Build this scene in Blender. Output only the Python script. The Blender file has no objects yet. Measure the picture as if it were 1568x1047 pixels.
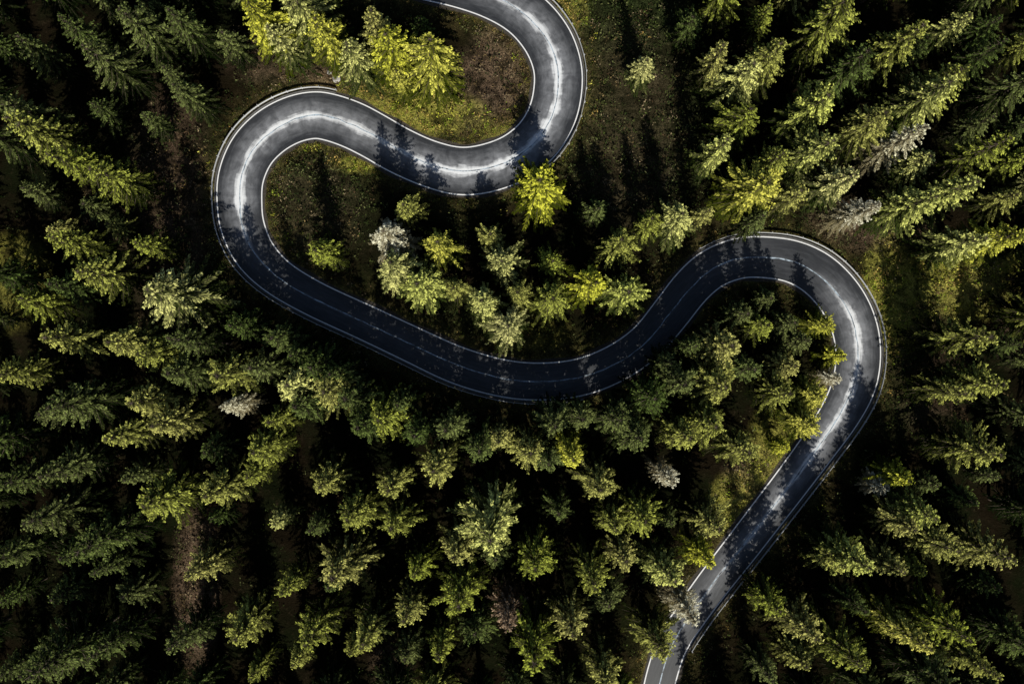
import bpy, math, random, bmesh
import numpy as np
from mathutils import Vector, noise as mnoise
rng = np.random.default_rng(7)
random.seed(7)
S = bpy.context.scene
H = 120.0            # drone height above ground (m)
K = 0.12             # metres per image pixel at ground level
def W(x, y):         # image pixels -> metres on the ground
    return ((x-784.0)*K, (523.5-y)*K)

# ------------------------------------------------------------------ helpers
def new_mat(name):
    m = bpy.data.materials.new(name); m.use_nodes = True
    nt = m.node_tree; nt.nodes.clear()
    out = nt.nodes.new('ShaderNodeOutputMaterial')
    return m, nt, out
def N(nt, t, **kw):
    n = nt.nodes.new(t)
    for k, v in kw.items(): setattr(n, k, v)
    return n
def L(nt, a, b): nt.links.new(a, b)
def mix(nt, f, a, b, mode='MIX'):
    n = N(nt, 'ShaderNodeMix', data_type='RGBA', blend_type=mode)
    for idx, v in ((0, f), (6, a), (7, b)):
        if hasattr(v, 'is_linked'): L(nt, v, n.inputs[idx])
        elif idx == 0: n.inputs[0].default_value = v
        else: n.inputs[idx].default_value = (*v, 1) if len(v) == 3 else v
    return n.outputs[2]
def math_n(nt, op, a, b=None, c=None, clamp=False):
    n = N(nt, 'ShaderNodeMath', operation=op); n.use_clamp = clamp
    for i, v in enumerate((a, b, c)):
        if v is None: continue
        if hasattr(v, 'is_linked'): L(nt, v, n.inputs[i])
        else: n.inputs[i].default_value = v
    return n.outputs[0]
def noise(nt, vec, scale, detail=4, rough=0.6, dist=0.0):
    n = N(nt, 'ShaderNodeTexNoise')
    n.inputs['Scale'].default_value = scale; n.inputs['Detail'].default_value = detail
    n.inputs['Roughness'].default_value = rough; n.inputs['Distortion'].default_value = dist
    if vec is not None: L(nt, vec, n.inputs['Vector'])
    return n.outputs[0]
def ramp(nt, f, a, b):
    n = N(nt, 'ShaderNodeMapRange'); n.inputs[1].default_value = a; n.inputs[2].default_value = b
    L(nt, f, n.inputs[0]); return n.outputs[0]
def attr(nt, name):
    n = N(nt, 'ShaderNodeAttribute', attribute_name=name); return n
def mesh_from(name, V, F, mats=()):
    me = bpy.data.meshes.new(name)
    me.from_pydata([tuple(v) for v in V] if not isinstance(V, np.ndarray) else V.tolist(), [], F if isinstance(F, list) else F.tolist())
    for m in mats: me.materials.append(m)
    return me
def add(name, me, parent=None, loc=(0, 0, 0)):
    o = bpy.data.objects.new(name, me); S.collection.objects.link(o)
    o.location = loc
    if parent: o.parent = parent
    return o
def fattr(me, name, arr):
    a = me.attributes.new(name, 'FLOAT', 'POINT'); a.data.foreach_set('value', np.asarray(arr, dtype=np.float32))
def cattr(me, name, arr):
    a = me.attributes.new(name, 'FLOAT_COLOR', 'POINT'); a.data.foreach_set('color', np.asarray(arr, dtype=np.float32).ravel())

# ------------------------------------------------------------------ road path  (x, y, width, worn streak plus painted sunlit sheen)
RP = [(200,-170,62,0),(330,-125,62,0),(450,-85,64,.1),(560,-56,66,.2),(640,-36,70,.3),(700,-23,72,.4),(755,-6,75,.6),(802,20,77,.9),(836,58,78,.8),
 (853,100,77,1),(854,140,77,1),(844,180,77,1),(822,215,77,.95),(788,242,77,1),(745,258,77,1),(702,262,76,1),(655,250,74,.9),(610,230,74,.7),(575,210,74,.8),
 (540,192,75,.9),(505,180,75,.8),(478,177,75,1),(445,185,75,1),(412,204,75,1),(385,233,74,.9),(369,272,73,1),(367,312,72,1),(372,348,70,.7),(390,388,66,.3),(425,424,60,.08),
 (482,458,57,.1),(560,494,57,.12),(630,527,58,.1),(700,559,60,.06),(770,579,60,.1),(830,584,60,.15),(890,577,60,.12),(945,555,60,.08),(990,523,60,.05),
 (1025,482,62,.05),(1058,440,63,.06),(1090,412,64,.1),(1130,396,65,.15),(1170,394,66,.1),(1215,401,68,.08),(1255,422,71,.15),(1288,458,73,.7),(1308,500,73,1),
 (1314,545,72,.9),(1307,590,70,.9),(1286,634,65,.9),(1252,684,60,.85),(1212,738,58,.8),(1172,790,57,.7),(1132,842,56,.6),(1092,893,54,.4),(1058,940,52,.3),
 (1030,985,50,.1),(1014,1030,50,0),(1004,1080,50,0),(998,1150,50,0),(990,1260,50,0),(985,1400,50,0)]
RP = np.array(RP, float)
def catmull(P, step=10):
    out = []
    for i in range(1, len(P)-2):
        p0, p1, p2, p3 = P[i-1], P[i], P[i+1], P[i+2]
        for t in np.linspace(0, 1, step, endpoint=False):
            out.append(0.5*((2*p1)+(-p0+p2)*t+(2*p0-5*p1+4*p2-p3)*t*t+(-p0+3*p1-3*p2+p3)*t**3))
    return np.array(out)
C = catmull(RP, 12)
xy = np.stack([(C[:,0]-784)*K, (523.5-C[:,1])*K], 1)
for _ in range(6):
    xy[1:-1] = (xy[:-2]+2*xy[1:-1]+xy[2:])/4
hw = C[:,2]*K/2; wear_sheen = np.clip(C[:,3], 0, 1)
tan = np.gradient(xy, axis=0); tan /= np.linalg.norm(tan, axis=1)[:,None]
nor = np.stack([-tan[:,1], tan[:,0]], 1)
arc = np.concatenate([[0], np.cumsum(np.linalg.norm(np.diff(xy, axis=0), axis=1))])
NR = len(xy)
def dist_road(P):
    P = np.asarray(P, float); out = np.empty(len(P))
    for s in range(0, len(P), 4000):
        d = np.linalg.norm(P[s:s+4000, None, :]-xy[None], axis=2)
        k = d.argmin(1); out[s:s+4000] = d[np.arange(len(k)), k]-hw[k]
    return out          # distance from road edge
def strip(name, off_a, off_b, z, mat, i0=0, i1=None, parent=None, ncross=1, skirt=0.0):
    i1 = NR if i1 is None else i1
    V = []; UV = []
    for i in range(i0, i1):
        a = off_a(i); b = off_b(i)
        row = [(a+(b-a)*k/ncross, z) for k in range(ncross+1)]
        if skirt: row = [(a-(0.05 if a < b else -0.05), z-skirt)]+row+[(b+(0.05 if a < b else -0.05), z-skirt)]
        for o, zz in row:
            p = xy[i]+nor[i]*o; V.append((p[0], p[1], zz)); UV.append((o/hw[i], arc[i]))
    cols = len(row); F = []
    for r in range(i1-i0-1):
        for c in range(cols-1):
            q = r*cols+c; F.append((q, q+1, q+cols+1, q+cols) if off_a(i0) > off_b(i0) else (q+1, q, q+cols, q+cols+1))
    me = mesh_from(name, V, F, [mat])
    uvl = me.uv_layers.new(name='UVMap')
    li = np.empty(len(me.loops), dtype=np.int32); me.loops.foreach_get('vertex_index', li)
    uvl.data.foreach_set('uv', np.array(UV, dtype=np.float32)[li].ravel())
    fattr(me, 'wear_sheen', np.repeat(wear_sheen[i0:i1], cols))
    return add(name, me, parent)

# ------------------------------------------------------------------ road materials
def asphalt():
    m, nt, out = new_mat('asphalt')
    tc = N(nt, 'ShaderNodeTexCoord'); uv = N(nt, 'ShaderNodeUVMap', uv_map='UVMap')
    sep = N(nt, 'ShaderNodeSeparateXYZ'); L(nt, uv.outputs[0], sep.inputs[0])
    u, v = sep.outputs[0], sep.outputs[1]
    w = attr(nt, 'wear_sheen').outputs['Fac']
    comb = N(nt, 'ShaderNodeCombineXYZ')
    L(nt, math_n(nt, 'MULTIPLY', u, 9.0), comb.inputs[0]); L(nt, math_n(nt, 'MULTIPLY', v, 0.30), comb.inputs[1])
    streak = noise(nt, comb.outputs[0], 1.0, 5, 0.62, 0.3)
    comb2 = N(nt, 'ShaderNodeCombineXYZ')
    L(nt, math_n(nt, 'MULTIPLY', v, 0.10), comb2.inputs[0])
    wob = noise(nt, comb2.outputs[0], 1.0, 3, 0.6)
    wob2n = N(nt, 'ShaderNodeMapping'); wob2n.inputs['Location'].default_value = (37, 5, 0); L(nt, comb2.outputs[0], wob2n.inputs[0])
    wob2 = noise(nt, wob2n.outputs[0], 1.6, 4, 0.7)
    big = noise(nt, tc.outputs['Object'], 0.18, 4, 0.6)
    cloud = noise(nt, tc.outputs['Object'], 0.55, 4, 0.6, 0.5)
    fine = noise(nt, tc.outputs['Object'], 9.0, 4, 0.7)
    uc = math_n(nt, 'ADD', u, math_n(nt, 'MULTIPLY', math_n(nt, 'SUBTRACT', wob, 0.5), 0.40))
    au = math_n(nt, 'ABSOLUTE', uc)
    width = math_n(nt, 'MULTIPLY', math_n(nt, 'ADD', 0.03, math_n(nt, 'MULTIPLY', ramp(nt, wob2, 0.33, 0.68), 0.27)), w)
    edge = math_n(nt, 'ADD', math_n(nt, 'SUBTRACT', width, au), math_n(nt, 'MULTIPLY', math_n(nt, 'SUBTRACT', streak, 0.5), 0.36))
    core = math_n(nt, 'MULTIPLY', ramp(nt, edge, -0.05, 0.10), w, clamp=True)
    sheen = math_n(nt, 'MULTIPLY', ramp(nt, edge, -0.65, 0.06), w, clamp=True)
    sheen = math_n(nt, 'MULTIPLY', sheen, math_n(nt, 'ADD', 0.40, math_n(nt, 'MULTIPLY', ramp(nt, cloud, 0.35, 0.62), 0.60)))
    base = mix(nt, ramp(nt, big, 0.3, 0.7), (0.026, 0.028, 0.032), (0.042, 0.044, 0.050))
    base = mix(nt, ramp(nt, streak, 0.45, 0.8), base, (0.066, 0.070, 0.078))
    base = mix(nt, math_n(nt, 'MULTIPLY', sheen, 0.85), base, (0.40, 0.41, 0.44))  # soft sheen of sunlit asphalt, painted into the colour around the worn streak
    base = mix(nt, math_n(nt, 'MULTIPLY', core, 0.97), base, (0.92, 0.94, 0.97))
    base = mix(nt, 0.35, base, mix(nt, fine, (0.3, 0.3, 0.3), (1.6, 1.6, 1.6)), 'MULTIPLY')
    p = N(nt, 'ShaderNodeBsdfPrincipled'); p.inputs['Roughness'].default_value = 0.5
    L(nt, base, p.inputs['Base Color'])
    b = N(nt, 'ShaderNodeBump'); b.inputs['Strength'].default_value = 0.3; b.inputs['Distance'].default_value = 0.02
    L(nt, fine, b.inputs['Height']); L(nt, b.outputs[0], p.inputs['Normal'])
    L(nt, p.outputs[0], out.inputs[0]); return m
def paint(name, col, dark, lo, hi, scale=1.2):
    m, nt, out = new_mat(name)
    tc = N(nt, 'ShaderNodeTexCoord')
    n = noise(nt, tc.outputs['Object'], scale, 6, 0.75)
    c = mix(nt, ramp(nt, n, lo, hi), dark, col)
    p = N(nt, 'ShaderNodeBsdfPrincipled'); p.inputs['Roughness'].default_value = 0.6
    L(nt, c, p.inputs['Base Color']); L(nt, p.outputs[0], out.inputs[0]); return m
def simple(name, c1, c2, scale, rough=0.8, metal=0.0, bump=0.0):
    m, nt, out = new_mat(name)
    tc = N(nt, 'ShaderNodeTexCoord'); n = noise(nt, tc.outputs['Object'], scale, 5, 0.7)
    p = N(nt, 'ShaderNodeBsdfPrincipled'); p.inputs['Roughness'].default_value = rough; p.inputs['Metallic'].default_value = metal
    L(nt, mix(nt, ramp(nt, n, 0.3, 0.7), c1, c2), p.inputs['Base Color'])
    if bump:
        b = N(nt, 'ShaderNodeBump'); b.inputs['Strength'].default_value = bump; b.inputs['Distance'].default_value = 0.1
        L(nt, n, b.inputs['Height']); L(nt, b.outputs[0], p.inputs['Normal'])
    L(nt, p.outputs[0], out.inputs[0]); return m
M_as = asphalt()
M_white = paint('white_edge_paint', (0.90, 0.90, 0.90), (0.60, 0.61, 0.62), 0.25, 0.45)
M_centre = paint('worn_centre_paint', (0.50, 0.60, 0.70), (0.055, 0.06, 0.07), 0.38, 0.56, 0.9)
M_gravel = simple('gravel_shoulder', (0.025, 0.022, 0.016), (0.08, 0.065, 0.05), 3.0, 0.95, 0, 0.5)
M_steel = simple('galvanised_steel', (0.36, 0.37, 0.38), (0.52, 0.53, 0.54), 2.0, 0.5, 0.0)
M_conc = simple('kerb_concrete', (0.07, 0.067, 0.063), (0.14, 0.135, 0.125), 2.0)

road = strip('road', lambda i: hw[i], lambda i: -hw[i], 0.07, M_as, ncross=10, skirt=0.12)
strip('shoulder', lambda i: hw[i]+0.45+0.15*math.sin(i*0.37), lambda i: -hw[i]-0.45-0.15*math.sin(i*0.29+1), 0.012, M_gravel, parent=road)
strip('edge_line_left', lambda i: hw[i]-0.12, lambda i: hw[i]-0.33, 0.075, M_white, parent=road)
strip('edge_line_right', lambda i: -hw[i]+0.33, lambda i: -hw[i]+0.12, 0.075, M_white, parent=road)
wobc = np.array([mnoise.noise(Vector((a*0.09, 3.1, 0)))*0.35+mnoise.noise(Vector((a*0.6, 8.1, 0)))*0.12 for a in arc])
wobw = np.array([0.07+0.12*abs(mnoise.noise(Vector((a*0.35, 13.1, 0)))) for a in arc])
strip('centre_line', lambda i: wobc[i]+wobw[i], lambda i: wobc[i]-wobw[i], 0.075, M_centre, parent=road)

# ------------------------------------------------------------------ guard rails and kerbs
def idx_near(x, y):
    p = np.array(W(x, y)); return int(np.linalg.norm(xy-p, axis=1).argmin())
def guard_rail(i0, i1, side):
    V = []; F = []
    prof = [(0.00, 0.45), (0.05, 0.50), (0.0, 0.56), (0.0, 0.62), (0.05, 0.68), (0.0, 0.76), (0.09, 0.76), (0.09, 0.45)]
    n = len(prof)
    for i in range(i0, i1):
        for o, z in prof:
            p = xy[i]+nor[i]*side*(hw[i]+0.42+o); V.append((p[0], p[1], z+0.05))
    for r in range(i1-i0-1):
        for c in range(n):
            a = r*n+c; b = r*n+(c+1) % n; F.append((a, b, b+n, a+n))
    last = -10
    for i in range(i0, i1):
        if arc[i]-last > 2.0:
            last = arc[i]; p = xy[i]+nor[i]*side*(hw[i]+0.60); t = tan[i]*0.06; nn = nor[i]*0.07
            b = len(V)
            for z in (-0.3, 0.85):
                for sa, sb in ((-1, -1), (1, -1), (1, 1), (-1, 1)):
                    q = p+t*sa+nn*sb; V.append((q[0], q[1], z))
            F += [(b, b+1, b+5, b+4), (b+1, b+2, b+6, b+5), (b+2, b+3, b+7, b+6), (b+3, b, b+4, b+7), (b+4, b+5, b+6, b+7)]
    return add('guard_rail', mesh_from('guard_rail', V, F, [M_steel]))
def kerb(i0, i1, side):
    V = []; F = []; prof = [(0.02, 0.0), (0.02, 0.17), (0.05, 0.20), (0.22, 0.20), (0.25, 0.17), (0.25, -0.05)]; n = len(prof)
    for i in range(i0, i1):
        for o, z in prof:
            p = xy[i]+nor[i]*side*(hw[i]+o); V.append((p[0], p[1], z))
    for r in range(i1-i0-1):
        for c in range(n-1):
            a = r*n+c; F.append((a, a+1, a+1+n, a+n))
    add('kerb', mesh_from('kerb', V, F, [M_conc]))
for a, b, s in ((idx_near(802, 20), idx_near(800, 240), 1), (idx_near(505, 180), idx_near(890, 577), -1), (idx_near(1090, 412), idx_near(1030, 985), 1)):
    guard_rail(a, b, s); kerb(a, b, s)

# ------------------------------------------------------------------ ground zones
ZY = [(640,172,95,34,1),(575,135,60,30,.6),(1365,455,45,85,1),(1480,430,120,55,.8),(20,430,50,70,.5),(1185,700,40,70,.9),(1125,775,35,50,.9),(870,15,30,40,.6),(820,510,50,30,.3),(560,250,50,16,.8),(470,215,60,14,.5),(760,200,50,20,.5)]
ZB = [(765,110,48,80,1),(262,330,60,210,.45),(300,900,34,120,1),(1330,345,90,40,.7),(520,120,60,25,.9),(430,90,80,40,.5),(1500,440,60,30,.6),(720,140,40,60,.8),(600,1020,30,40,.8),(180,330,60,50,.4),(1150,740,40,60,.8),(1560,500,40,60,.6),(480,310,70,90,.25),(960,200,90,160,.25),(1420,560,60,100,.3)]
ZG = [(480,310,90,100,.5),(985,180,120,190,.45),(950,30,110,60,.9),(740,490,100,40,.3),(1380,560,40,120,.4),(1410,470,80,60,.6)]
def zone(P, Z):
    X = P[:,0]/K+784; Y = 523.5-P[:,1]/K
    out = np.zeros(len(P))
    for cx, cy, rx, ry, s in Z:
        q = ((X-cx)/rx)**2+((Y-cy)/ry)**2
        out = np.maximum(out, s*np.clip(1.5-q, 0, 1))
    return out
def axis(lim, step, far):
    a = list(np.arange(-lim, lim+step/2, step)); s = step; x = lim; ext = []
    while x < far: s *= 1.45; x += s; ext.append(x)
    return np.array([-e for e in reversed(ext)]+a+ext)
ax = axis(125, 0.9, 2500); ay = axis(92, 0.9, 2500)
GX, GY = np.meshgrid(ax, ay); GP = np.stack([GX.ravel(), GY.ravel()], 1)
gd = dist_road(GP)
def hgt(P, d):
    x, y = P[:,0], P[:,1]
    h = 0.8*np.sin(x*0.11+1.3*np.sin(y*0.07))*np.cos(y*0.13+x*0.02)+0.35*np.sin(x*0.43+y*0.31)*np.sin(y*0.51-x*0.17)+0.12*np.sin(x*1.7+y*0.9)*np.sin(1.3*y-x)
    return (h+0.25)*np.clip((d-1.2)/6.0, 0, 1)
gz = hgt(GP, gd); gz = np.where(gd < 0.9, 0.0, gz)
nx, ny = len(ax), len(ay)
ii = np.arange(nx*ny).reshape(ny, nx)
F = np.stack([ii[:-1,:-1], ii[:-1,1:], ii[1:,1:], ii[1:,:-1]], -1).reshape(-1, 4)

def ground_mat():
    m, nt, out = new_mat('forest_floor')
    tc = N(nt, 'ShaderNodeTexCoord'); ob = tc.outputs['Object']
    n1 = noise(nt, ob, 0.12, 4, 0.6); n2 = noise(nt, ob, 0.9, 5, 0.75); n3 = noise(nt, ob, 4.5, 4, 0.8); n4 = noise(nt, ob, 0.35, 4, 0.7, 0.6)
    base = mix(nt, ramp(nt, n1, 0.4, 0.6), (0.012, 0.009, 0.005), (0.008, 0.010, 0.004))
    base = mix(nt, ramp(nt, n2, 0.57, 0.72), base, (0.035, 0.026, 0.015))
    def blend(base, name, colA, colB):
        f = math_n(nt, 'MULTIPLY', attr(nt, name).outputs['Fac'], math_n(nt, 'ADD', 0.15, ramp(nt, n4, 0.38, 0.62)), clamp=True)
        return mix(nt, f, base, mix(nt, ramp(nt, n3, 0.38, 0.62), colA, colB))
    base = blend(base, 'grn', (0.012, 0.019, 0.007), (0.050, 0.062, 0.022))
    base = blend(base, 'brn', (0.045, 0.030, 0.018), (0.25, 0.17, 0.11))
    base = blend(base, 'yel', (0.12, 0.13, 0.02), (0.55, 0.50, 0.11))
    base = mix(nt, 0.8, base, mix(nt, n3, (0.0, 0.0, 0.0), (2.0, 2.0, 2.0)), 'MULTIPLY')
    p = N(nt, 'ShaderNodeBsdfDiffuse')
    L(nt, base, p.inputs[0])
    b = N(nt, 'ShaderNodeBump'); b.inputs['Strength'].default_value = 1.0; b.inputs['Distance'].default_value = 0.4
    L(nt, math_n(nt, 'ADD', n2, math_n(nt, 'MULTIPLY', n3, 0.5)), b.inputs['Height']); L(nt, b.outputs[0], p.inputs['Normal'])
    L(nt, p.outputs[0], out.inputs[0]); return m
me = mesh_from('ground', np.column_stack([GP, gz]), F, [ground_mat()])
verge = np.exp(-np.clip(gd, 0, None)/1.6)
fattr(me, 'yel', np.maximum(zone(GP, ZY), 0.3*verge)); fattr(me, 'brn', np.maximum(zone(GP, ZB), 0.5*verge)); fattr(me, 'grn', zone(GP, ZG))
me.polygons.foreach_set('use_smooth', [True]*len(me.polygons))
add('ground', me)

# ------------------------------------------------------------------ undergrowth
def foliage_attr_mat(name, colname='Col'):
    m, nt, out = new_mat(name)
    c = attr(nt, colname).outputs['Color']
    p = N(nt, 'ShaderNodeBsdfDiffuse')
    L(nt, c, p.inputs[0]); L(nt, p.outputs[0], out.inputs[0]); return m
def leaf_cloud(name, centres, radii, hts, cols, per, size, mat, spiky=False):
    n = len(centres); idx = np.repeat(np.arange(n), per); M = len(idx)
    th = rng.uniform(0, 2*np.pi, M); r = np.sqrt(rng.uniform(0, 1, M))*radii[idx]
    base = centres[idx].copy(); base[:,0] += r*np.cos(th); base[:,1] += r*np.sin(th)
    dome = np.sqrt(np.clip(1-(r/radii[idx])**2, 0, 1))
    base[:,2] += hts[idx]*dome*rng.uniform(0.3, 1, M) if not spiky else 0
    a = rng.normal(size=(M, 3)); a[:,2] = np.abs(a[:,2])*(2.2 if spiky else 0.5); a /= np.linalg.norm(a, axis=1)[:,None]
    b = np.cross(a, rng.normal(size=(M, 3))); b /= np.linalg.norm(b, axis=1)[:,None]
    s = size*rng.uniform(0.6, 1.4, M)[:,None]*(0.6+0.5*radii[idx])[:,None]
    w = 0.22 if spiky else 0.5
    V = np.stack([base, base+a*s*0.5+b*s*w*0.5, base+a*s, base+a*s*0.5-b*s*w*0.5], 1).reshape(-1, 3)
    Fq = np.arange(4*M).reshape(-1, 4)
    me = mesh_from(name, V, Fq, [mat])
    c = cols[idx]*rng.uniform(0.5, 1.5, (M, 1)); c = np.column_stack([c, np.ones(M)])
    cattr(me, 'Col', np.repeat(c, 4, axis=0))
    return add(name, me)
def pal(P, d):
    zy, zb = zone(P, ZY), zone(P, ZB)
    v = np.exp(-np.clip(d, 0, None)/2.0)
    r = rng.uniform(size=len(P))
    green = np.array([[.028,.042,.012],[.06,.08,.020],[.018,.028,.009],[.11,.12,.045]]); brown = np.array([[.08,.05,.027],[.22,.17,.10],[.14,.10,.045],[.05,.04,.025]])
    yel = np.array([[.34,.35,.04],[.52,.48,.10],[.22,.29,.03],[.40,.27,.08]])
    k = rng.integers(0, 4, len(P))
    py = np.where(zy > .02, zy*0.8, 0)+0.15*v+0.002; pb = np.clip(zb*0.7+0.2*v, 0, 1)+0.10
    return np.where((r < py)[:,None], yel[k], np.where((r < py+pb)[:,None], brown[k], green[k]))
M_under = foliage_attr_mat('undergrowth_leaves')
P = np.column_stack([rng.uniform(-98, 98, 30000), rng.uniform(-66, 66, 30000)])
d = dist_road(P); openness = np.clip(zone(P, ZY)+zone(P, ZB)+zone(P, ZG)+0.6*np.exp(-np.clip(d, 0, None)/4), 0, 1)
keep = (d > 1.3) & (rng.uniform(size=len(P)) < 0.04+0.94*openness)
P = P[keep]; d = d[keep]; rad = rng.uniform(0.25, 1.2, len(P))*np.clip(0.5+d/8, 0.4, 1)
z = hgt(P, d)
leaf_cloud('undergrowth', np.column_stack([P, z]), rad, rad*1.3, pal(P, d), 11, 0.34, M_under)
P = []
for i in range(0, NR):
    for s in (-1, 1):
        for _ in range(8):
            o = hw[i]+0.6+abs(random.gauss(0, 1.3)); q = xy[i]+nor[i]*s*o+tan[i]*random.uniform(-.6, .6); P.append(q)
P = np.array(P); d = dist_road(P); P = P[d > 0.62]; d = d[d > 0.62]
leaf_cloud('verge_grass', np.column_stack([P, hgt(P, d)-0.02]), np.full(len(P), 0.3), np.full(len(P), 0.1), pal(P, d*0.6), 7, 0.34, M_under, True)

# ------------------------------------------------------------------ conifers
M_bark = simple('conifer_bark', (0.05, 0.035, 0.025), (0.13, 0.095, 0.07), 4.0, 0.9)
def foliage_mat(name, inner, outer_a, outer_b):
    m, nt, out = new_mat(name)
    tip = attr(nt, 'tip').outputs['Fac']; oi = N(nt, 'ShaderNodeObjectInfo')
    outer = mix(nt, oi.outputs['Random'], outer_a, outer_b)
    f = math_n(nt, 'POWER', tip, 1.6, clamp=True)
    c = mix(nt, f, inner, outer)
    p = N(nt, 'ShaderNodeBsdfDiffuse'); t = N(nt, 'ShaderNodeBsdfTranslucent'); ms = N(nt, 'ShaderNodeMixShader'); ms.inputs[0].default_value = 0.10
    L(nt, c, p.inputs[0]); L(nt, c, t.inputs[0]); L(nt, p.outputs[0], ms.inputs[1]); L(nt, t.outputs[0], ms.inputs[2])
    L(nt, ms.outputs[0], out.inputs[0]); return m
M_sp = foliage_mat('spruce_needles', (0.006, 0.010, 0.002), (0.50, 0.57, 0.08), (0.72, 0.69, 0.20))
M_dk = foliage_mat('dark_spruce_needles', (0.004, 0.008, 0.002), (0.14, 0.20, 0.045), (0.28, 0.32, 0.10))  # darker copy of the spruce needles, dim shade put into its colour
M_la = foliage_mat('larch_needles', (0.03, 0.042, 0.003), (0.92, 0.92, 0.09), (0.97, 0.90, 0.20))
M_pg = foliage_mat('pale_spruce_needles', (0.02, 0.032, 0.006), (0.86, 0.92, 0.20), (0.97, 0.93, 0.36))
M_pw = foliage_mat('dry_or_sunlit_spruce_twigs', (0.20, 0.17, 0.09), (0.98, 0.95, 0.66), (0.98, 0.95, 0.74))  # dead twigs; the cream also paints sun glints on one full tree
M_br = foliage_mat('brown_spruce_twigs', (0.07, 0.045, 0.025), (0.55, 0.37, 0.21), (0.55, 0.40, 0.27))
MATS = dict(s=M_sp, d=M_dk, l=M_la, g=M_pg, w=M_pw, b=M_br)
def make_tree(seed, h=20.0, R=3.3, nwh=22, dens=1.0):
    rd = random.Random(seed)
    V = []; Fc = []; tip = []; mi = []
    seg = 7; rings = 8; bend = (rd.uniform(-.25, .25), rd.uniform(-.25, .25))
    for r in range(rings):
        f = r/(rings-1); rr = 0.26*(1-f)**0.8+0.015; z = -0.4+(h+0.4)*f
        for s in range(seg):
            a = 2*math.pi*s/seg; V.append((bend[0]*f*f+rr*math.cos(a), bend[1]*f*f+rr*math.sin(a), z)); tip.append(0)
    for r in range(rings-1):
        for s in range(seg):
            a = r*seg+s; b = r*seg+(s+1) % seg; Fc.append((a, b, b+seg, a+seg)); mi.append(0)
    lean = rd.uniform(0, 6.28); asym = rd.uniform(0.05, 0.22)
    sect = [rd.uniform(0.7, 1.2) for _ in range(7)]        # uneven sides of the crown
    for w in range(nwh):
        f = (w+rd.uniform(-.3, .3))/nwh; f = min(max(f, 0), 0.99)
        zf = 0.18+0.815*f**0.92; z = h*zf
        env = (1-zf)**0.78*(0.90+0.34*rd.random())*1.12
        if zf < 0.4: env *= 0.45+1.375*zf
        nb = rd.randint(6, 9) if zf < 0.8 else rd.randint(5, 7)
        a0 = rd.uniform(0, 6.28)
        crown_light = (zf-0.30)/0.42; crown_light = min(max(crown_light, 0), 1); crown_light = 0.08+1.0*crown_light*crown_light*(3-2*crown_light)  # bright tops, dark lower branches: crown self-shading painted into the foliage colour
        for b in range(nb):
            if rd.random() > dens: continue
            az = a0+2*math.pi*b/nb+rd.uniform(-.3, .3)
            Lb = (R*env+0.22)*rd.uniform(0.65, 1.25)*(1+asym*math.cos(az-lean))*sect[int((az % 6.283)/6.2832*7) % 7]
            el = math.tan(math.radians(-26+56*zf**1.6+rd.uniform(-9, 9)))
            dx, dy = math.cos(az), math.sin(az); sx, sy = -dy, dx
            zb = z+rd.uniform(-.25, .25)
            def bp(t):
                return (bend[0]*zf*zf+dx*Lb*t, bend[1]*zf*zf+dy*Lb*t, zb+Lb*(el*t-0.32*t*t+0.20*t**3.5))
            i0 = len(V); p1 = bp(1); pm = bp(0.5)
            for (q, rr) in ((bp(0), 0.045), (pm, 0.028)):
                for k in range(3):
                    an = 2.094*k; V.append((q[0]+sx*rr*math.cos(an), q[1]+sy*rr*math.cos(an), q[2]+rr*math.sin(an))); tip.append(0)
            V.append(p1); tip.append(0.3)
            for k in range(3):
                k2 = (k+1) % 3; Fc.append((i0+k, i0+k2, i0+3+k2, i0+3+k)); mi.append(0); Fc.append((i0+3+k, i0+3+k2, i0+6)); mi.append(0)
            nt_ = max(4, int(Lb*5.0))
            bb = rd.uniform(0.6, 1.2)
            for j in range(nt_):
                t = 0.10+0.92*(j+rd.random())/nt_
                o = bp(min(t, 1))
                for s in (-1, 1):
                    if dens < 0.8 and rd.random() > dens+0.1: continue
                    fw = rd.uniform(0.7, 1.1); sd = s*rd.uniform(0.25, 0.8)
                    ln = (0.20*Lb*(1.1-t)+0.26)*rd.uniform(0.6, 1.3)
                    vx = dx*fw+sx*sd; vy = dy*fw+sy*sd; vz = el*fw*0.5-0.25+rd.uniform(-.3, .3)
                    nn = math.sqrt(vx*vx+vy*vy+vz*vz); vx /= nn; vy /= nn; vz /= nn
                    wd = rd.uniform(0.055, 0.105)*(1+0.25*ln); roll = rd.uniform(-.6, .6)
                    px, py = -vy, vx; pn = math.hypot(px, py)+1e-6; px /= pn; py /= pn
                    wx, wy, wz = px*math.cos(roll)*wd, py*math.cos(roll)*wd, math.sin(roll)*wd
                    i = len(V); m = 0.45
                    V.append(o)
                    V.append((o[0]+vx*ln*m+wx, o[1]+vy*ln*m+wy, o[2]+vz*ln*m+wz))
                    V.append((o[0]+vx*ln, o[1]+vy*ln, o[2]+vz*ln-0.03))
                    V.append((o[0]+vx*ln*m-wx, o[1]+vy*ln*m-wy, o[2]+vz*ln*m-wz))
                    tt = bb*(0.10+0.95*t**1.2)*rd.choice((0.45, 0.95, 1.25))*crown_light; tip.extend((tt*0.7, tt*0.9, min(1, tt*1.15), tt*0.9))
                    Fc.append((i, i+1, i+2, i+3)); mi.append(1)
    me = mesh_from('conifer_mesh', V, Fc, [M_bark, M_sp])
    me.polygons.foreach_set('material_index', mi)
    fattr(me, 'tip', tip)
    return me
FULL = [make_tree(s, R=r, nwh=w) for s, r, w in ((1, 3.6, 26), (2, 3.3, 28), (3, 4.0, 24), (4, 3.1, 27), (5, 3.7, 29), (6, 4.2, 25), (7, 3.5, 24), (8, 3.8, 27), (9, 3.3, 26), (10, 3.9, 27))]
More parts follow.
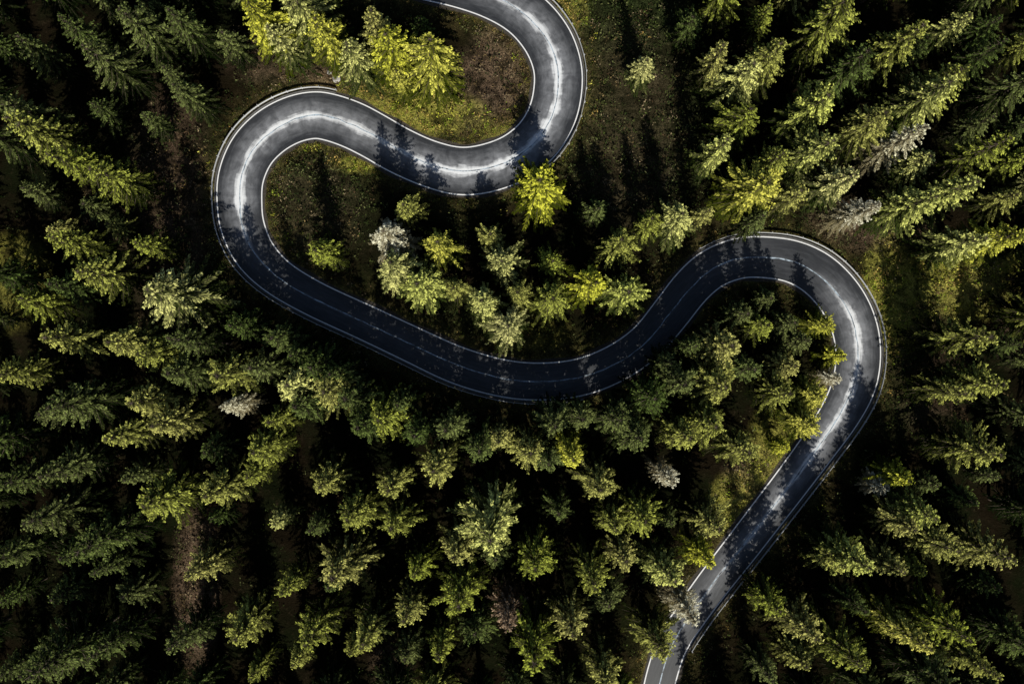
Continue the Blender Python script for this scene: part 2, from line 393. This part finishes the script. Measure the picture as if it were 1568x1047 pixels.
THIN = [make_tree(s, R=3.2, nwh=24, dens=0.68) for s in (11, 12)]

placed = []
def put(x, y, h, kind, w=1.0, name='spruce_tree', parent=None):
    me = random.choice(THIN if kind == 'b' else FULL)
    o = bpy.data.objects.new(name, me); S.collection.objects.link(o)
    dd = float(dist_road([(x, y)])[0])
    zz = float(hgt(np.array([[x, y]]), np.array([dd]))[0])
    o.location = (x, y, zz-0.1)
    s = h/20.0; q = w*1.10*(0.45+0.55*s); o.scale = (q, q, s)
    o.rotation_euler = (random.uniform(-.03, .03), random.uniform(-.03, .03), random.uniform(0, 6.28))
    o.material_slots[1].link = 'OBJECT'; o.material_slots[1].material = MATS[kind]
    if parent: o.parent = parent
    placed.append((x, y)); return o
# crown positions (image pixels), height, kind, width factor
T = [(826,285,13,'l',1.9),(594,358,15,'w',1.4),(622,322,12,'s',1.25),(600,405,15,'g',1.3),(672,376,12,'l',1.35),(640,435,16,'g',1.45),(748,362,9,'s',1.4),(768,402,11,'g',1.35),  # the cream tree here is a full one, its colour paints sun glints
(845,398,11,'s',1.15),(915,322,10,'d',1.25),(948,370,14,'s',1.2),(992,342,12,'s',1),(1034,338,14,'g',1.3),(842,456,14,'s',1.25),(790,452,11,'s',1),(742,465,14,'g',1.25),(780,502,14,'g',1.25),(700,440,12,'s',1.1),
(905,432,15,'l',1.4),(958,445,15,'g',1.35),(1155,292,18,'l',1.5),(1106,528,18,'s',1.35),(1100,588,18,'s',1.25),(1168,500,13,'s',1),(1206,560,14,'s',1.05),(1262,498,9,'l',1),(1145,560,16,'d',1.1),(1135,478,13,'d',1),(1205,495,11,'d',1),(1175,455,8,'d',1),(1225,520,12,'d',1),  # dark trees among these added to shade the road above the inner hairpin
(1284,542,9,'l',1),(1276,580,8,'w',.9),(1244,606,11,'l',1.25),(1196,604,15,'s',1.1),(1232,650,11,'l',1.2),(1090,648,17,'s',1.2),(1132,688,15,'s',1.2),(1046,662,17,'s',1.2),
(1026,732,16,'w',.85),(1088,800,17,'s',1.15),(1080,850,14,'l',1.05),(1018,878,18,'g',1.2),(1052,932,17,'w',1.05),(1196,684,8,'l',.9),(980,790,17,'s',1.15),(920,742,17,'s',1.2),(878,695,18,'l',1.15),
(812,682,17,'s',1.1),(768,672,17,'s',1.05),(888,640,17,'d',1.05),(940,800,17,'s',1.1),(756,805,21,'g',1.5),(673,714,19,'s',1.35),(598,742,17,'s',1.2),(588,636,18,'s',1.2),
(608,802,16,'s',1.1),(520,870,19,'s',1.35),(640,870,15,'s',1.1),(560,970,19,'s',1.2),(700,842,18,'s',1.1),(822,858,18,'s',1.2),(705,912,19,'s',1.3),(820,990,20,'s',1.4),(784,945,17,'b',1.2),
(1008,978,17,'s',1.15),(622,935,18,'s',1.1),(478,968,19,'s',1.2),(540,792,17,'s',1.15),(500,735,15,'s',1.1),(870,950,18,'s',1.1),(905,880,18,'s',1),
(690,655,18,'d',1.1),(640,655,17,'d',1.1),(730,685,18,'d',1.05),(850,650,17,'d',1.05),(950,640,18,'d',1.1),(1000,610,18,'d',1.15),(540,610,18,'d',1.1),(1040,590,17,'d',1.1),(490,560,17,'d',1.1),(430,520,16,'d',1.1),(455,545,17,'d',1),(520,575,16,'d',1),(615,610,15,'d',1),(1020,555,13,'d',1),(1060,530,14,'d',1),  # rows of dark trees added to shade the middle stretch of road
(560,655,18,'d',1.15),(470,620,18,'d',1.1),(400,560,17,'d',1.1),(970,665,18,'d',1.1),(840,700,18,'d',1),(370,500,15,'d',1.1),
(262,452,20,'g',1.5),(150,415,20,'s',1.15),(345,570,18,'s',1.3),(455,588,18,'g',1.3),(505,604,18,'s',1.2),(358,622,15,'w',.8),(222,612,18,'s',1.2),(262,645,18,'s',1.15),
(195,668,18,'s',1.15),(95,515,19,'s',1.15),(190,522,18,'s',1.2),(242,540,17,'s',1.1),(400,690,17,'s',1.15),(338,748,18,'s',1.25),(245,762,19,'s',1.35),(390,725,13,'s',.9),(100,372,18,'s',1.15),(420,640,14,'s',1),
(60,200,21,'s',1.1),(110,250,20,'s',1.15),(170,265,19,'s',1.1),(30,165,21,'d',1),(280,140,15,'d',1),(160,90,18,'d',1.1),(210,30,20,'d',1.1),
(400,25,20,'l',1.1),(465,15,20,'g',1.2),(500,50,19,'l',1.2),(540,82,16,'g',1.1),(600,72,18,'l',1.4),(658,82,19,'l',1.5),(612,122,12,'l',1.1),(575,35,17,'s',1.1),(430,60,17,'g',1),
(983,100,10,'g',1.1),(1135,110,18,'g',1.3),(1190,85,19,'s',1.2),(1140,185,17,'s',1.2),(1250,160,19,'g',1.35),(1290,275,19,'g',1.25),(1380,215,20,'w',.95),(1420,150,20,'g',1.25),(1440,130,20,'s',1.1),
(1325,320,18,'w',.8),(1400,310,20,'g',1.3),(1460,290,20,'g',1.2),(1510,230,21,'s',1.15),(1380,60,20,'s',1.2),(1100,90,17,'s',1.1),(1335,190,18,'s',1.25),(1250,230,18,'g',1.15),(1530,360,20,'l',1.1),(1480,370,19,'g',1.15),
(1345,745,8,'w',1.0),(1385,800,14,'s',1.15),(1410,785,17,'g',1.05),(1278,850,13,'s',1.3),(1305,855,18,'g',1.2),(1180,925,15,'s',1.1),(1230,960,18,'s',1.2),(1390,975,20,'l',1.2),(1300,1000,19,'s',1.1),(1378,730,12,'l',1.15),
(1485,520,19,'s',1.2),(1500,590,19,'s',1.2),(1460,600,18,'s',1),(1490,690,19,'s',1.2),(1440,835,18,'s',1.15),(1520,850,19,'s',1.1),(1450,960,20,'s',1.15),(1160,335,12,'d',1),(1075,330,11,'s',.9)]
def crown_to_base(x, y, h):
    q = W(x, y); k = (H-0.72*h)/H; return q[0]*k, q[1]*k
for x, y, h, k, w in T:
    bx, by = crown_to_base(x, y, h)
    put(bx, by, h, k, w, 'larch_tree' if k == 'l' else ('dead_or_sunlit_spruce_tree' if k in 'wb' else 'spruce_tree'))  # spruce_tree also covers the dark trees added to shade the road
# remaining forest (scatter with clearings)
OPEN = [(470,310,105,95),(985,190,85,160),(950,20,110,50),(770,110,55,95),(640,170,110,40),(345,140,50,50),(300,300,36,110),(345,420,40,60),(1345,440,60,75),(1430,440,70,45),(1385,560,45,95),
        (305,880,36,100),(20,430,35,50),(1340,350,70,35),(460,110,60,36),(250,330,30,55),(1090,300,40,40),(1330,650,55,80),(1275,745,45,50),(1225,805,35,40),(1180,870,30,35),(890,285,55,60)]
def in_open(x, y):
    X = x/K+784; Y = 523.5-y/K
    return any(((X-a)/c)**2+((Y-b)/e)**2 < 1 for a, b, c, e in OPEN)
forest = bpy.data.objects.new('spruce_forest', None); S.collection.objects.link(forest)
tries = np.column_stack([rng.uniform(-102, 102, 13000), rng.uniform(-82, 70, 13000)])
td = dist_road(tries)
cell = {}
def ok(x, y, r):
    cx, cy = int(x//9), int(y//9)
    for i in (-1, 0, 1):
        for j in (-1, 0, 1):
            for (a, b) in cell.get((cx+i, cy+j), ()):
                if (a-x)**2+(b-y)**2 < r*r: return False
    return True
for p in placed: cell.setdefault((int(p[0]//9), int(p[1]//9)), []).append(p)
cnt = 0
for (x, y), dd in zip(tries.tolist(), td.tolist()):
    if dd < 4.2 or in_open(x, y): continue
    X = x/K+784; Y = 523.5-y/K
    if 560 < X < 1060 and 270 < Y < 560: continue   # hand-placed trees only
    h = random.choice((random.uniform(9, 14), random.uniform(14, 19), random.uniform(17, 23)))
    if dd < 9: h = min(h, 14)
    kk = H/(H-0.75*h)
    if dist_road([(x*kk, y*kk)])[0] < 2.5 and math.hypot(x, y) < 95: continue
    dn = mnoise.noise(Vector((x*0.05, y*0.05, 4.0)))
    if not ok(x, y, 6.2+0.09*(h-10)-2.4*dn): continue
    cell.setdefault((int(x//9), int(y//9)), []).append((x, y))
    r = random.random()
    e = math.hypot((X-784)/784, (Y-523)/523)
    if X > 1040 and Y < 480: ps, pd = .55, .83  # more pale trees at upper right, painting brighter light there
    else: ps = max(0.12, 0.70-0.45*e-(0.12 if X < 420 else 0)); pd = 0.975  # more dark trees toward left and edges, painting in the corner shading
    k = 's' if r < ps else ('d' if r < pd else ('g' if r < .995 else 'l'))
    put(x, y, h, k, random.uniform(0.85, 1.3), 'spruce_tree_part', forest); cnt += 1
print('scatter trees', cnt, 'faces', [len(m.polygons) for m in FULL])

# ------------------------------------------------------------------ boulders
M_rock = simple('limestone', (0.22, 0.21, 0.19), (0.48, 0.46, 0.43), 1.5, 0.9, 0, 0.6)
for bx, by, r in ((1045,52,.8),(516,122,0.7),(505,112,.45),(1060,330,.5)):
    bm = bmesh.new(); bmesh.ops.create_icosphere(bm, subdivisions=3, radius=r)
    for v in bm.verts:
        n_ = mnoise.noise(v.co*1.3/r+Vector((bx, by, 0)))
        v.co *= 1+0.35*n_; v.co.z *= 0.6
    me = bpy.data.meshes.new('boulder'); bm.to_mesh(me); bm.free(); me.materials.append(M_rock)
    q = W(bx, by); add('boulder', me, None, (q[0], q[1], 0.3))

# ------------------------------------------------------------------ light
EL_, AZ = 34.0, -9.0
w = bpy.data.worlds.new('World'); S.world = w; w.use_nodes = True
nt = w.node_tree; nt.nodes.clear()
sky = nt.nodes.new('ShaderNodeTexSky'); sky.sky_type = 'NISHITA'; sky.sun_disc = False
sky.sun_elevation = math.radians(EL_); sky.sun_rotation = math.radians(180+AZ)
bg = nt.nodes.new('ShaderNodeBackground'); bg.inputs[1].default_value = 0.05
wo = nt.nodes.new('ShaderNodeOutputWorld'); nt.links.new(sky.outputs[0], bg.inputs[0]); nt.links.new(bg.outputs[0], wo.inputs[0])
sl = bpy.data.lights.new('sun', 'SUN'); sl.energy = 5.0; sl.angle = math.radians(0.5); sl.color = (1.0, 0.96, 0.86)
so = bpy.data.objects.new('sun', sl); S.collection.objects.link(so)
so.rotation_euler = (math.radians(90-EL_), 0, math.radians(-AZ)); so.location = (0, -80, 100)

# ------------------------------------------------------------------ camera
cam = bpy.data.cameras.new('camera'); co = bpy.data.objects.new('camera', cam); S.collection.objects.link(co)
co.location = (0, 0, H); co.rotation_euler = (0, 0, 0)
cam.sensor_width = 36; cam.lens = 36*H/(1568*K); cam.clip_end = 8000
S.camera = co
S.view_settings.view_transform = 'Standard'; S.view_settings.look = 'None'; S.view_settings.exposure = 0
